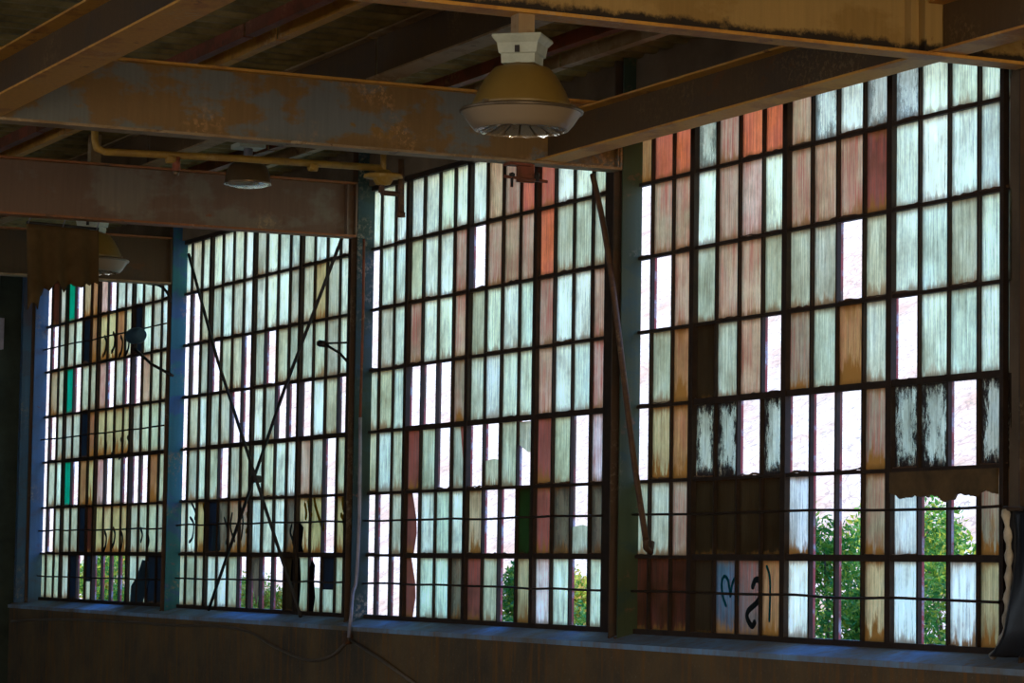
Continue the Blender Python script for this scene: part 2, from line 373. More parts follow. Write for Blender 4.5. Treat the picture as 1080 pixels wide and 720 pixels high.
GRID = {
 3: ["gorr" "sprr" "psws" "swww", "g.pp" "wpew" "pppq" "wwww", "g..p" "gppg" "gg.g" "wwgw", "g.go" "kgp." "igog" ".www",
     "g.co" "dd.d" "...i" "dd.d", "gggp" "kkkk" "h..i" "h..i", "bbbb" "kuvo" "h..c" "h.hc"],
 2: ["gwww" "wwww" "wppr" "rwwg", "g.ww" "gwwp" ".ppp" "rggg", "g.gw" "pwwp" "gwww" "pwwp", "gggw" "...i" "gwww" "pwwe",
     "ggwg" "qg.5" ".1g2" "qg.a", "g..g" "3www" "c..f" "qm1m", "g..." "3wwm" "qg.c" "aw.w"],
 1: ["gwgw" "wwww" "gwww" "gwww", "g..g" "gwgw" "wwwg" "gygw", "g..g" ".gg." "g.gg" "gggw", "g.gw" "gg.." "wg.." ".wg.",
     "g.gw" "g.gg" "wgww" "pg.g", "ggwy" "nmii" "wwwm" "yy.y", "gggg" "wwg." "4..k" "gxNg"],
 0: ["r.bg" "t.co" "e.ww" "wwww", "g..g" "gwno" "yyog" "nwgw", "g.cg" "t.gg" "e.g." ".pgg", "g..g" "ggno" "yyyy" "gggg",
     "g.gw" "t.oy" "e.g." "..og", "g..g" "ggnb" "yyyy" "gggg", "gggg" "gn.N" "...." "wgnn"],
}
def pane_polys(ch):
    full = [(0, 0), (1, 0), (1, 1), (0, 1)]
    if ch == '.': return []
    if ch in W: return [(ch, full)]
    return {'1': [('g', [(0, 0), (1, 0), (1, .40), (.6, .44), (0, .41)])],
            '2': [('g', [(0, .95), (0, .62), (.55, .50), (1, .52), (1, .95)])],
            '3': [('q', [(0, 0), (.55, 0), (.75, .35), (.70, .6), (.4, 1), (0, 1)])],
            '4': [('m', [(.1, 1), (0, .9), (.35, .3), (.6, .1), (.95, .55), (.8, 1)])],
            '5': [('g', [(0, 0), (.85, 0), (.45, 1), (0, 1)]), ('q', [(.85, 0), (1, 0), (1, 1), (.45, 1)])],
            'x': [('g', [(0, 0), (1, 0), (1, .44), (0, .46)])],
            'N': [('n', [(0, .42), (1, .42), (1, 1), (0, 1)]), ('g', [(0, 0), (1, 0), (1, .42), (0, .42)])]}[ch]

WLAB = {3: 'nearest bay of grimy industrial sash window with graffiti panes', 2: 'second bay of sash window, left of the green column',
        1: 'third bay of sash window behind crossed brace rods', 0: 'farthest bay of sash window with teal and navy panes'}
def window(bi):
    x0 = BAY * (bi - 3); rnd = random.Random(bi * 11 + 5)
    root = thing('window_%d' % (4 - bi), WLAB[bi], 'window', (x0, 0, SILL), kind='structure')
    top = SILL + NROW * RH
    # outer frame
    m = MB()
    m.box(x0 - .03, x0 + .05, -.035, .05, SILL - .02, top + .03, 'steel')
    m.box(x0 + BAY - .07, x0 + BAY - .0305, -.035, .05, SILL - .02, top + .03, 'steel')
    m.box(x0 + .05, x0 + BAY - .07, -.035, .05, SILL - .02, SILL + .022, 'steel')
    m.box(x0 + .05, x0 + BAY - .07, -.035, .05, top - .02, top + .03, 'steel')
    m.build('frame', root)
    # glazing bars: dark face towards the room, red primer on the outer half
    m = MB()
    for j in range(1, 16):
        x = x0 + j * PW; heavy = j % 4 == 0
        hw = .030 if heavy else .0095
        dy = rnd.uniform(-.003, .003)
        m.box(x - hw, x + hw, (-.034 if heavy else -.022) + dy, .006, SILL, top, 'steel')
        m.box(x - hw * .8, x + hw * .8, .006, .024, SILL, top, 'primer')
    for r in range(1, NROW):
        z = SILL + r * RH; hh = .011
        for g in range(4):
            h2 = .020 if (r in (1, 3) and (g > 0)) else hh
            m.box(x0 + g * 4 * PW + .0302, x0 + (g + 1) * 4 * PW - .0302, -.027, .006, z - h2, z + h2, 'steel')
            m.box(x0 + g * 4 * PW + .0302, x0 + (g + 1) * 4 * PW - .0302, .006, .022, z - h2 * .8, z + h2 * .8, 'primer')
    m.build('glazing_bar', root)
    # putty and rust lumps along the lower edge of the panes
    m = MB()
    for j in range(16):
        for r in range(NROW):
            if rnd.random() < .55:
                x = x0 + j * PW + .02; z = SILL + r * RH + .012
                pts = [Vector((x + k * (PW - .04) / 6, -.012, z + rnd.uniform(-.002, .010))) for k in range(7)]
                m.tube(pts, .008, 'rust_brown', 6, [rnd.uniform(.003, .010) for _ in pts])
    m.build('putty', root)
    # the panes of this window
    me = bpy.data.meshes.new('glass_pane'); V = []; Fc = []; T = []; P = []; UV = []
    for r in range(NROW):
        row = NROW - 1 - r
        for j in range(16):
            ch = GRID[bi][r][j]
            jit = rnd.uniform(.80, 1.14); jp = rnd.uniform(.6, 1.3)
            wm = Vector((rnd.uniform(.93, 1.05), 1, rnd.uniform(.90, 1.08)))
            tx, tz = rnd.uniform(-.004, .004), rnd.uniform(-.003, .003)
            for kd, poly in pane_polys(ch):
                tint, a, b, c_ = W[kd]
                base = len(V); idx = []
                for (u, v) in poly:
                    V.append((x0 + (j + u) * PW, .001 + tx * (u - .5) + tz * (v - .5) - (.0 if kd != 'q' else .002), SILL + (row + v) * RH)); idx.append(len(V) - 1)
                    UV.append((u, v)); T.append((tint[0] * jit * wm.x, tint[1] * jit, tint[2] * jit * wm.z, 1)); P.append((min(1, a * jp), min(1, b * jp), c_, 1))
                Fc.append(idx)
    me.from_pydata(V, [], Fc)
    me.uv_layers.new(name='UVMap'); me.color_attributes.new('tint', 'FLOAT_COLOR', 'CORNER'); me.color_attributes.new('par', 'FLOAT_COLOR', 'CORNER')
    uvl = me.uv_layers['UVMap']; ta = me.color_attributes['tint']; pa = me.color_attributes['par']
    for li, l in enumerate(me.loops):
        uvl.data[li].uv = UV[l.vertex_index]; ta.data[li].color = T[l.vertex_index]; pa.data[li].color = P[l.vertex_index]
    me.materials.append(MAT['pane'])
    o = bpy.data.objects.new('glass_pane', me); C.objects.link(o); o.parent = root; o.matrix_parent_inverse = Matrix.Translation(-root.location)
    # thin guard rods crossing at mid pane
    rows = [(.545, 0), (.555, 1)] if bi else [(.5, 0), (.5, 1), (.5, 3), (.5, 5)]
    for fr, rr in rows:
        m = MB(); z = SILL + (rr + fr) * RH
        pts = [(x0 + .436 + k * (BAY - .476) / 12, -.05, z + rnd.uniform(-.006, .006)) for k in range(13)]
        m.tube(smoothed(pts, 3), .0085, 'steel', 8)
        m.build('guard_rod', root)
    return root
WIN = {b: window(b) for b in (3, 2, 1, 0)}

def stroke(win, mat, pts, w=.018, y=-.006):
    """a sprayed line lying on the panes, given by photo pixels"""
    P = smoothed([on(u, v, 1, y) for u, v in pts], 5); m = MB(); i = m.mi(mat)
    L = []; Rr = []
    for k, p in enumerate(P):
        d = (P[min(k + 1, len(P) - 1)] - P[max(k - 1, 0)]); d = Vector((d.x, 0, d.z)).normalized(); n = Vector((-d.z, 0, d.x))
        ww = w * (1 if 0 < k < len(P) - 1 else .4)
        for lst, sgn in ((L, 1), (Rr, -1)):
            a = p + n * ww * sgn
            lst.append((m.bm.verts.new((a.x, y, a.z)), m.bm.verts.new((a.x, y + .003, a.z))))
    for k in range(len(P) - 1):
        for q in ((L[k][0], L[k + 1][0], Rr[k + 1][0], Rr[k][0]), (L[k][1], Rr[k][1], Rr[k + 1][1], L[k + 1][1]),
                  (L[k][0], L[k][1], L[k + 1][1], L[k + 1][0]), (Rr[k][0], Rr[k + 1][0], Rr[k + 1][1], Rr[k][1])):
            m.bm.faces.new(q).material_index = i
    return m.build('graffiti_stroke', win)
def blob(win, mat, pts, y=-.008, name='paint_patch'):
    m = MB(); P = [on(u, v, 1, y) for u, v in pts]
    m.prism([(p.x, p.z) for p in P], lambda a, b: (a, y, b), lambda a, b: (a, y + .004, b), mat)
    return m.build(name, win)
w4, w3, w2, w1 = WIN[3], WIN[2], WIN[1], WIN[0]
stroke(w4, 'spray_teal', [(766, 640), (762, 628), (761, 614), (764, 607.5), (768, 613), (770, 630)], .011)
stroke(w4, 'spray_teal', [(770, 630), (772, 616), (775.5, 609.5), (778, 620), (777, 647)], .011)
stroke(w4, 'spray_grey', [(793, 621), (796, 612), (800.4, 612), (801.5, 623), (799, 634), (789, 644), (788, 652), (793, 660), (796.5, 654)], .020)
stroke(w4, 'spray_teal', [(808, 596), (811, 605), (812, 619), (811.7, 638), (811, 656)], .011)
# mustard and dark scribbles on the third bay
for pts in ([(321, 530), (323, 540), (322, 548)], [(331, 524), (333, 535), (337, 548), (341, 558), (340, 548)], [(325, 526), (326, 538), (329, 544)],
            [(361, 524), (362, 536), (366, 541)], [(359, 542), (362, 548), (364, 566)], [(214, 530), (216, 545), (215, 562)], [(260, 540), (262, 552), (259, 562)]):
    stroke(w2, 'spray_yellow', pts, .022)
for pts in ([(200, 545), (204, 552), (203, 566), (199, 572)], [(201, 528), (206, 540), (205, 548)], [(245, 540), (243, 556), (248, 572)], [(252, 528), (256, 548), (254, 570)],
            [(236, 545), (240, 560), (238, 574)], [(308, 552), (306, 562), (312, 576), (314, 590)]):
    stroke(w2, 'spray_grey', pts, .016)
blob(w2, 'spray_black', [(309, 560), (314, 548), (320, 556), (318, 575), (321, 586), (311, 583), (308, 572)])
blob(w2, 'spray_black', [(308, 590), (316, 588), (317, 612), (315, 640), (309, 636), (306, 612)])
blob(w2, 'spray_black', [(329, 590), (332, 596), (331, 612), (332, 630), (330, 645), (324, 646), (325, 625), (325, 604)])
blob(w2, 'navy', [(224, 553), (231, 550), (232, 580), (223, 581)])
for x, y in ((110, 560), (119, 556), (127, 560), (134, 558)):
    for dy in (0, -98, -206):
        stroke(w1, 'spray_grey', [(x, y + dy), (x + 2, y + 6 + dy), (x + 1, y + 16 + dy), (x - 2, y + 22 + dy)], .022)
for x, y in ((148, 556), (155, 562)):
    stroke(w1, 'spray_grey', [(x, y), (x + 2, y + 8), (x, y + 16)], .020)
blob(w1, 'navy', [(150, 590), (157, 592), (157, 612), (150, 636), (137, 636), (138, 618), (145, 606)])
m = MB(); a = on(427.2, 590, 1, .0); m.box(a.x - .035, a.x + .035, -.004, .004, SILL + .03, SILL + RH - .02, 'yellow_strip'); m.build('yellow_edge_strip', w3)
# board smeared with dirt over the heads of the last panes
m = MB(); a = on(948, 504, 1, -.04)
pr = [(3 * 4 * PW + .04, SILL + 2 * RH - .012)]
xs = [3 * 4 * PW + .04 + k * (4 * PW - .12) / 60 for k in range(61)]
for x in xs[::-1]: pr.append((x, SILL + 2 * RH - .15 - random.uniform(0, .05)))
pr = [(xs[0], SILL + 2 * RH - .012)] + [(x, SILL + 2 * RH - .15 - .05 * noise.noise(Vector((x * 5, 0, 0))) - .02 * random.random()) for x in xs] + [(xs[-1], SILL + 2 * RH - .012)]
m.prism(pr, lambda a, b: (a, -.046, b), lambda a, b: (a, -.030, b), 'board'); m.build('dirty_cover_board', w4)

# ---------------------------------------------------------------- columns
CL = {1: ('col_green', 'dark green steel column between the nearest two window bays'),
      0: ('col_teal', 'teal-green steel column with a conduit down its side, second of the row'),
      -1: ('col_bright', 'bright teal-blue peeling steel column beside the round lamp head'),
      -2: ('col_blue', 'blue steel column at the far end by the dark wall'),
      3: ('col_green', 'dark steel column farther along the plain wall, nearest the viewer'),
      2: ('col_green', 'dark steel column at the right end of the nearest window')}
for k, (mt, lb) in CL.items():
    cx = CX + BAY * (k - 1)
    root = thing('steel_column', lb, 'column', (cx, -.07, SILL - .05), kind='thing')
    z0, z1 = SILL - .065, 5.2
    m = MB(); m.box(cx + .058, cx + .072, -.155, -.002, z0, z1, mt); m.build('flange', root)
    m = MB(); m.box(cx - .072, cx - .058, -.155, -.002, z0, z1, 'col_brown'); m.build('flange', root)
    m = MB(); m.box(cx - .058, cx + .058, -.085, -.073, z0, z1, 'col_brown'); m.build('web', root)
    m = MB(); m.box(cx - .085, cx + .085, -.17, -.001, z0 - .02, z0 + .012, 'rust_brown')
    for dx in (-.045, .045):
        m.box(cx + dx - .012, cx + dx + .012, -.165, -.145, z0 + .012, z0 + .03, 'rust_brown')
    m.build('base_plate', root)

# ---------------------------------------------------------------- beams
def ibeam_y(cx, y0, y1, zb, zt, bw, mats, stiff=()):
    """I-beam running towards the window wall"""
    mw, mf, mt_ = mats
    root = None
    m = MB(); m.box(cx - .008, cx + .008, y0, y1, zb + .018, zt - .018, mw)
    return m
def beam_main(k, mats, label, plates=()):
    cx = CX + BAY * (k - 1); y0, y1 = -19.9, -.175; mw, mf, mt_ = mats
    root = thing('steel_beam', label, 'beam', (cx, y1, ZB), kind='thing')
    m = MB(); m.box(cx - .008, cx + .008, y0, y1, ZB + .018, ZT - .018, mw); m.build('web', root)
    m = MB(); m.box(cx - .08, cx + .08, y0, y1, ZB, ZB + .018, mf); m.build('flange', root)
    m = MB(); m.box(cx - .08, cx + .08, y0, y1, ZT - .018, ZT, mt_); m.build('flange', root)
    m = MB(); m.box(cx - .07, cx + .07, y1, y1 + .015, ZB, ZT, mw)
    m.build('end_plate', root)
    for y in plates:
        m = MB(); m.box(cx + .0085, cx + .07, y - .006, y + .006, ZB + .02, ZT - .02, mw); m.build('stiffener', root)
    return root
beam_main(2, ('beam_tan', 'flange_orange', 'flange_orange'), 'tan peeling steel beam across the top right, large lamp below it', (-.95, -.86))
beam_main(1, ('beam_grey', 'flange_tan', 'flange_orange'), 'brown and grey blotched steel beam meeting the green column', (-.19,))
beam_main(0, ('beam_purple', 'flange_red', 'flange_red'), 'maroon brown steel beam with red lower flange above the third window bay', (-.25,))
beam_main(-1, ('beam_dark', 'flange_tan', 'flange_red'), 'dark steel beam over the farthest window bay', ())
beam_main(3, ('beam_tan', 'flange_orange', 'flange_orange'), 'tan steel beam overhead nearest the viewer', ())

def beam_x(xa, xb, yc, zb, zt, bw, mats, label, name='cross_beam', group=None):
    root = thing(name, label, 'beam', (xa, yc, zb), kind='thing', group=group)
    m = MB(); m.box(xa, xb, yc - .007, yc + .007, zb + .014, zt - .014, mats[0]); m.build('web', root)
    m = MB(); m.box(xa, xb, yc - bw / 2, yc + bw / 2, zb, zb + .014, mats[1]); m.build('flange', root)
    m = MB(); m.box(xa, xb, yc - bw / 2, yc + bw / 2, zt - .014, zt, mats[1]); m.build('flange', root)
    return root
X1, X2, X3 = CX + .02, CX + BAY - .02, CX + BAY + .02
beam_x(X1, X2, -.71, ZB + .02, 4.70, .20, ('beam_dark', 'flange_orange'), 'brown cross beam right in front of the nearest window top')
beam_x(X1, X2, -4.72, ZB + .02, 4.70, .24, ('beam_dark', 'flange_orange'), 'broad dark cross beam with orange lower flange at upper left')
beam_x(X3, CX + 2 * BAY - .02, -.71, ZB + .02, 4.70, .20, ('beam_dark', 'flange_orange'), 'cross beam running out of view past the tan beam')
PB = ('beam_dark', 'flange_tan')
beam_x(X1, X2, -2.0, ZT + .005, 5.178, .17, PB, 'roof beam with flaking lower flange left of the largest lamp', 'roof_beam')
beam_x(CX - BAY + .02, X1 - .04, -2.0, ZT + .005, 5.178, .13, PB, 'pale edged roof beam seen above the yellow pipe', 'roof_beam')
beam_x(CX - 2 * BAY + .02, CX - BAY - .02, -2.0, ZT + .005, 5.178, .13, PB, 'roof beam over the farthest bays', 'roof_beam')
# light angle purlins under the deck
def purlin(xa, xb, y, z, mat, label, s=.07):
    m = MB(); m.box(xa, xb, y - .004, y + .004, z, z + s * 1.3, mat); m.box(xa, xb, y + .004, y + s, z, z + .008, mat)
    tag(m.build('roof_purlin'), label, 'purlin', kind='thing')
ZP = 5.087
for bx, nm in ((X1, 'over the nearest bay'), (CX - BAY + .02, 'over the second bay'), (CX - 2 * BAY + .02, 'over the third bay')):
    purlin(bx, bx + BAY - .04, -2.95, ZP, 'rust_red', 'thin red steel purlin %s, left of the roof beam' % nm)
    purlin(bx, bx + BAY - .04, -2.72, ZP, 'flange_orange', 'thin orange steel purlin %s beside the red one' % nm)
    purlin(bx, bx + BAY - .04, -.95, ZP, 'rust_red', 'thin red steel purlin %s near the window wall' % nm)
    purlin(bx, bx + BAY - .04, -.62, ZP, 'flange_tan', 'thin tan steel purlin %s, closest to the window wall' % nm)

# ---------------------------------------------------------------- lamps
def big_lamp(loc, label, top=.0):
    x, y, z = loc; s = 1.0
    root = thing('high_bay_lamp', label, 'lamp', loc, 'bell shaped high bay lamps')
    m = MB(); m.box(x - .045, x + .045, y - .045, y + .045, z - .062, z + top, 'flange_tan'); m.build('hanger', root)
    m = MB()
    a, b = .125, .085; R = Matrix.Rotation(-.70, 3, 'Z')
    def pt(px_, py_, pz): v = R @ Vector((px_, py_, 0)); return (x + v.x, y + v.y, z + pz)
    lv = [(.125, -.058), (.128, -.07), (.105, -.10), (.098, -.15), (.088, -.155), (.086, -.20)]
    rings = [[m.bm.verts.new(pt(sx * r, sy * r, pz)) for sx, sy in ((-1, -1), (1, -1), (1, 1), (-1, 1))] for r, pz in lv]
    i = m.mi('lamp_box')
    for A, B in zip(rings, rings[1:]):
        for j in range(4): m.bm.faces.new((A[j], A[(j + 1) % 4], B[(j + 1) % 4], B[j])).material_index = i
    m.bm.faces.new(rings[0]).material_index = i; m.bm.faces.new(rings[-1]).material_index = i
    bx = m.build('ballast_box', root)
    m = MB(); i = m.mi('dark_iron')
    vv = [pt(.103 - sy, sx * .012, pz) for sx in (-1, 1) for sy in (-.004, .006) for pz in (-.15, -.115)]
    bv = [m.bm.verts.new(q) for q in vv]
    for q in ((0, 1, 3, 2), (4, 6, 7, 5), (0, 4, 5, 1), (2, 3, 7, 6), (0, 2, 6, 4), (1, 5, 7, 3)): m.bm.faces.new([bv[k] for k in q]).material_index = i
    m.build('latch_plate', bx)
    m = MB()
    m.lathe([(.0, -.196), (.085, -.196), (.092, -.205), (.140, -.218), (.150, -.228), (.185, -.27), (.222, -.335), (.250, -.40), (.257, -.425), (.250, -.425), (.215, -.335), (.13, -.23), (0, -.21)], (x, y, z), 'lamp_bell', 56)
    m.build('reflector_bell', root)
    m = MB(); m.lathe([(.257, -.418), (.305, -.428), (.314, -.434), (.312, -.444), (.300, -.446), (.25, -.43), (.257, -.418)], (x, y, z), 'lamp_rim', 56)
    for aa in range(3):
        an = aa * 2.09 + .9; cx_, cy_ = x + .262 * math.cos(an), y + .262 * math.sin(an)
        m.box(cx_ - .012, cx_ + .012, cy_ - .012, cy_ + .012, z - .428, z - .405, 'lamp_rim')
    m.build('rim', root)
    m = MB(); m.lathe([(.303, -.444), (.296, -.455), (.262, -.505), (.238, -.532), (.226, -.536), (.226, -.530), (.25, -.50), (.290, -.445), (.303, -.444)], (x, y, z), 'lens', 56)
    sk = m.build('lens_skirt', root)
    m = MB()
    n = 16
    for j in range(n):
        a0, a1 = 2 * math.pi * j / n + .03, 2 * math.pi * (j + 1) / n - .03
        for r0, r1, za, zb2 in ((.07, .226, -.47, -.528),):
            P = [(x + r * math.cos(q), y + r * math.sin(q), z + zz) for r, q, zz in ((r0, a0, za), (r1, a0, zb2), (r1, (a0 + a1) / 2, zb2 - .012), (r1, a1, zb2), (r0, a1, za))]
            m.face(P, 'facet')
    m.lathe([(0.0, -.49), (.07, -.47)], (x, y, z), 'facet', 16)
    m.build('prismatic_lens', root, recalc=False)
    m = MB(); m.lathe([(0, -.30), (.03, -.30), (.045, -.34), (.045, -.40), (.02, -.44), (0, -.44)], (x, y, z), 'lens', 20); m.build('bulb', root)
    return root
L1 = Vector((CX + BAY, -3.228, ZB)); big_lamp(L1 - Vector((0, 0, .055)), 'largest bell lamp with pale box and bright ribbed lens, hung from the tan beam', .055)
L3 = on(98, 220, 0, CX - BAY - .55); big_lamp(L3, 'distant bell lamp beside the brown hanging canvas at far left', zr - L3.z)
# smaller spun metal lamp
xl = -1.75; p = on(262, 152, 0, xl)
x, y, z = p
root = thing('pendant_lamp', 'small brown metal dome lamp behind the yellow pipe', 'lamp', (x, y, z))
sc_ = 1 / 143.0
m = MB(); m.box(x - .10, x + .10, y - .10, y + .10, z - .035, z, 'lamp_box'); m.build('mounting_plate', root)
m = MB(); m.tube([(x, y, z + .48 + (zr - z - .48)), (x, y, z - .0)], .02, 'flange_tan', 10); m.build('stem', root)
m = MB(); m.tube([(x, y, z - .035), (x, y, z - .13)], .035, 'conduit', 14); m.build('neck', root)
m = MB(); m.lathe([(0, -.115), (.05, -.118), (.105, -.135), (.145, -.175), (.162, -.225), (.170, -.285), (.176, -.30), (.166, -.298), (.155, -.225), (.10, -.15), (0, -.13)], (x, y, z), 'lamp_steel', 48); m.build('dome', root)
m = MB(); m.lathe([(.166, -.298), (.14, -.312), (.08, -.322), (0, -.325)], (x, y, z), 'facet', 32); m.build('lens', root)

# ---------------------------------------------------------------- brown canvas by the far lamp
m = MB(); i = m.mi('tarp_brown'); xt = CX - BAY - .14
TL, TR = on(28, 236, 0, xt), on(104, 243, 0, xt)
BLp, BRp = on(30, 306, 0, xt), on(104, 300, 0, xt)
nu, nv = 26, 12; g = []
for a in range(nu + 1):
    rowv = []
    for b in range(nv + 1):
        s_, t_ = a / nu, b / nv
        p = TL.lerp(TR, s_).lerp(BLp.lerp(BRp, s_), t_)
        p += Vector((.035 * math.sin(s_ * 19) * (.3 + t_), 0, (noise.noise(Vector((s_ * 9, 0, 0))) * .12 - (.16 if s_ < .12 else 0)) * t_ * t_))
        rowv.append(m.bm.verts.new(p))
    g.append(rowv)
for a in range(nu):
    for b in range(nv):
        f = m.bm.faces.new((g[a][b], g[a + 1][b], g[a + 1][b + 1], g[a][b + 1])); f.material_index = i; f.smooth = True
root = thing('hanging_canvas', 'drab brown canvas hanging from the maroon beam left of the distant lamp', 'canvas', (TL + TR) / 2)
o = m.build('cloth', root); sm = o.modifiers.new('thickness', 'SOLIDIFY'); sm.thickness = .006
m = MB(); m.tube([TL + Vector((0, 0, .012)), TR + Vector((0, 0, .012))], .012, 'dark_iron', 8); m.build('rail', root)
for s_ in (.02, .5, .97):
    q = TL.lerp(TR, s_); m = MB(); m.tube([(q.x, q.y, q.z), (CX - BAY - .075, q.y, ZB + .002)], .005, 'conduit', 6); m.build('wire', root)

# ---------------------------------------------------------------- yellow pipe with valve and drop leg
xp = -1.15
root = thing('gas_pipe', 'yellow pipe with valve and drop leg running to the window wall', 'pipe', on(98, 160, 0, xp))
P0 = on(103, 158, 0, xp)
pts = [on(100, 120, 0, xp), on(100, 148, 0, xp), on(102, 156, 0, xp), on(110, 160, 0, xp), on(250, 167, 0, xp), on(400, 177, 0, xp)]
m = MB(); m.tube(pts, .026, 'pipe_yellow', 14)
top = pts[0]; m.tube([(top.x, top.y, zr - .045), tuple(top)], .026, 'pipe_yellow', 14)
m.build('pipe', root)
for u in (180, 330):
    c = on(u, 163 + (u - 100) * .055, 0, xp); m = MB(); m.tube([c + Vector((0, -.03, 0)), c + Vector((0, .03, 0))], .034, 'pipe_yellow', 14)
    m.build('coupling', root)
e = pts[-1]
m = MB()
v0 = on(404, 186, 0, xp)
m.lathe([(0, .05), (.05, .045), (.075, .015), (.14, .012), (.145, -.01), (.08, -.015), (.055, -.06), (0, -.07)], v0, 'pipe_yellow', 24)
m.tube([v0 + Vector((0, 0, .03)), v0 + Vector((0, 0, .16))], .022, 'pipe_yellow', 12)
m.tube([e, v0 + Vector((0, -.03, 0))], .03, 'pipe_yellow', 12)
m.build('valve', root)
m = MB()
q1, q2 = on(402, 203, 0, xp), on(424, 205, 0, xp)
m.tube([v0, q1, ], .022, 'rust_brown', 12); m.tube([q1, q2], .02, 'rust_brown', 12); m.tube([on(423, 168, 0, xp), on(423, 228, 0, xp)], .024, 'rust_brown', 12)
m.tube([on(423, 224, 0, xp), on(423, 229, 0, xp)], .032, 'rust_brown', 12)
m.build('drop_leg', root)
c = on(186, 170, 0, xp)
m = MB(); m.tube([c + Vector((0, 0, .03)), c + Vector((0, 0, -.07))], .03, 'rust_red', 12); m.lathe([(.0, 0), (.026, 0), (.02, -.03), (0, -.035)], c + Vector((0, 0, -.07)), 'lamp_steel', 16); m.build('sprinkler_head', root)
# clamp plate under the blotched beam
c = on(554, 178, 0, CX)
root = thing('beam_clamp', 'rusty clamp plate with bolts under the blotched beam', 'clamp', (CX, c.y, ZB))
m = MB(); m.box(CX - .01, CX + .01, c.y - .065, c.y + .065, ZB - .13, ZB, 'rust_red'); m.build('plate', root)
m = MB(); m.box(CX - .05, CX + .05, c.y - .14, c.y + .03, ZB - .018, ZB - .001, 'rust_red'); m.build('lug', root)
m = MB(); m.tube([(CX + .02, c.y - .17, ZB - .10), (CX + .02, c.y + .16, ZB - .115)], .011, 'rust_red', 8)
m.tube([(CX + .02, c.y - .11, ZB - .07), (CX + .02, c.y - .11, ZB - .17)], .011, 'dark_iron', 8); m.tube([(CX + .02, c.y - .11, ZB - .075), (CX + .02, c.y - .11, ZB - .10)], .022, 'dark_iron', 6)
m.tube([(CX + .02, c.y + .08, ZB - .06), (CX + .02, c.y + .08, ZB - .12)], .02, 'dark_iron', 6); m.build('bolt', root)

# ---------------------------------------------------------------- braces, conduits, cables
m = MB(); yb = -.085
m.tube(smoothed([on(625, 184, 1, -.22), on(637, 240, 1, -.215), on(648, 315, 1, -.21), on(657, 390, 1, -.205), on(668, 480, 1, -.20), on(681, 568, 1, -.19)], 4), .021, 'rust_brown', 12)
root = thing('brace_pipe', 'bent brown brace pipe leaning across the green column', 'pipe', on(681, 568, 1, -.19))
m.build('pipe', root)
m = MB(); e = on(681, 568, 1, -.19); m.tube([e, e + Vector((-.05, .03, -.06)), e + Vector((-.10, .09, -.09)), e + Vector((-.13, .115, -.02))], .022, 'rust_brown', 10); m.build('hooked_end', root)
root = thing('crossed_brace', 'thin dark steel rods crossing in an X before the third window bay', 'brace', on(270, 505, 1, -.12))
m = MB(); m.tube([on(199, 268, 1, -.115), on(228, 375, 1, -.12), on(317, 650, 1, -.115)], .016, 'dark_iron', 8); m.build('rod', root)
m = MB(); m.tube([on(361, 250, 1, -.095), on(300, 410, 1, -.09), on(220, 643, 1, -.095)], .016, 'dark_iron', 8); m.build('rod', root)
c = on(270, 505, 1, -.105); m = MB(); m.tube([c + Vector((0, -.04, 0)), c + Vector((0, .04, 0))], .035, 'dark_iron', 10); m.build('turnbuckle', root)
root = thing('window_stay', 'small forked iron stay on the third window bay', 'bracket', on(343, 362, 1, -.08))
m = MB(); m.tube([on(337, 362, 1, -.07), on(344, 363, 1, -.07)], .03, 'dark_iron', 8); m.build('pivot', root)
m = MB(); m.tube([on(341, 362, 1, -.07), on(371, 361, 1, -.06)], .009, 'dark_iron', 8); m.build('arm', root)
m = MB(); m.tube([on(341, 362, 1, -.07), on(358, 372, 1, -.065), on(371, 386, 1, -.06)], .012, 'dark_iron', 8); m.build('arm', root)
# red conduit down the second column, turning blue-grey lower down
root = thing('conduit', 'thin red and grey conduit down the teal-green column', 'pipe', on(370, 655, 1, -.26))
m = MB(); m.tube([on(384, 252, 1, -.20), on(383, 330, 1, -.20), on(380, 440, 1, -.20)], .012, 'rust_red', 8); m.build('upper_pipe', root)
m = MB(); m.tube(smoothed([on(380, 440, 1, -.20), on(379, 540, 1, -.20), on(376, 608, 1, -.20), on(372, 625, 1, -.24), on(370, 650, 1, -.29), on(368, 672, 1, -.29)], 4), .016, 'conduit', 8); m.build('lower_pipe', root)
m = MB(); c = on(368, 673, 1, -.265); m.tube([c + Vector((0, -.04, 0)), c + Vector((0, .02, 0))], .05, 'rust_brown', 12); m.build('junction', root)
m = MB(); m.tube([on(369, 674, 1, -.275), on(400, 694, 1, -.275), on(446, 727, 1, -.275)], .014, 'cable', 8); m.build('branch_pipe', root)
m = MB()
m.tube(smoothed([on(u, v, 1, -.27) for u, v in ((12, 655), (60, 653), (142, 656), (175, 659), (230, 660), (262, 666), (290, 682), (325, 696), (350, 691), (367, 675))], 5), .013, 'cable', 8)
tag(m.build('wall_cable'), 'sagging cable along the lower wall under the far windows', 'cable')

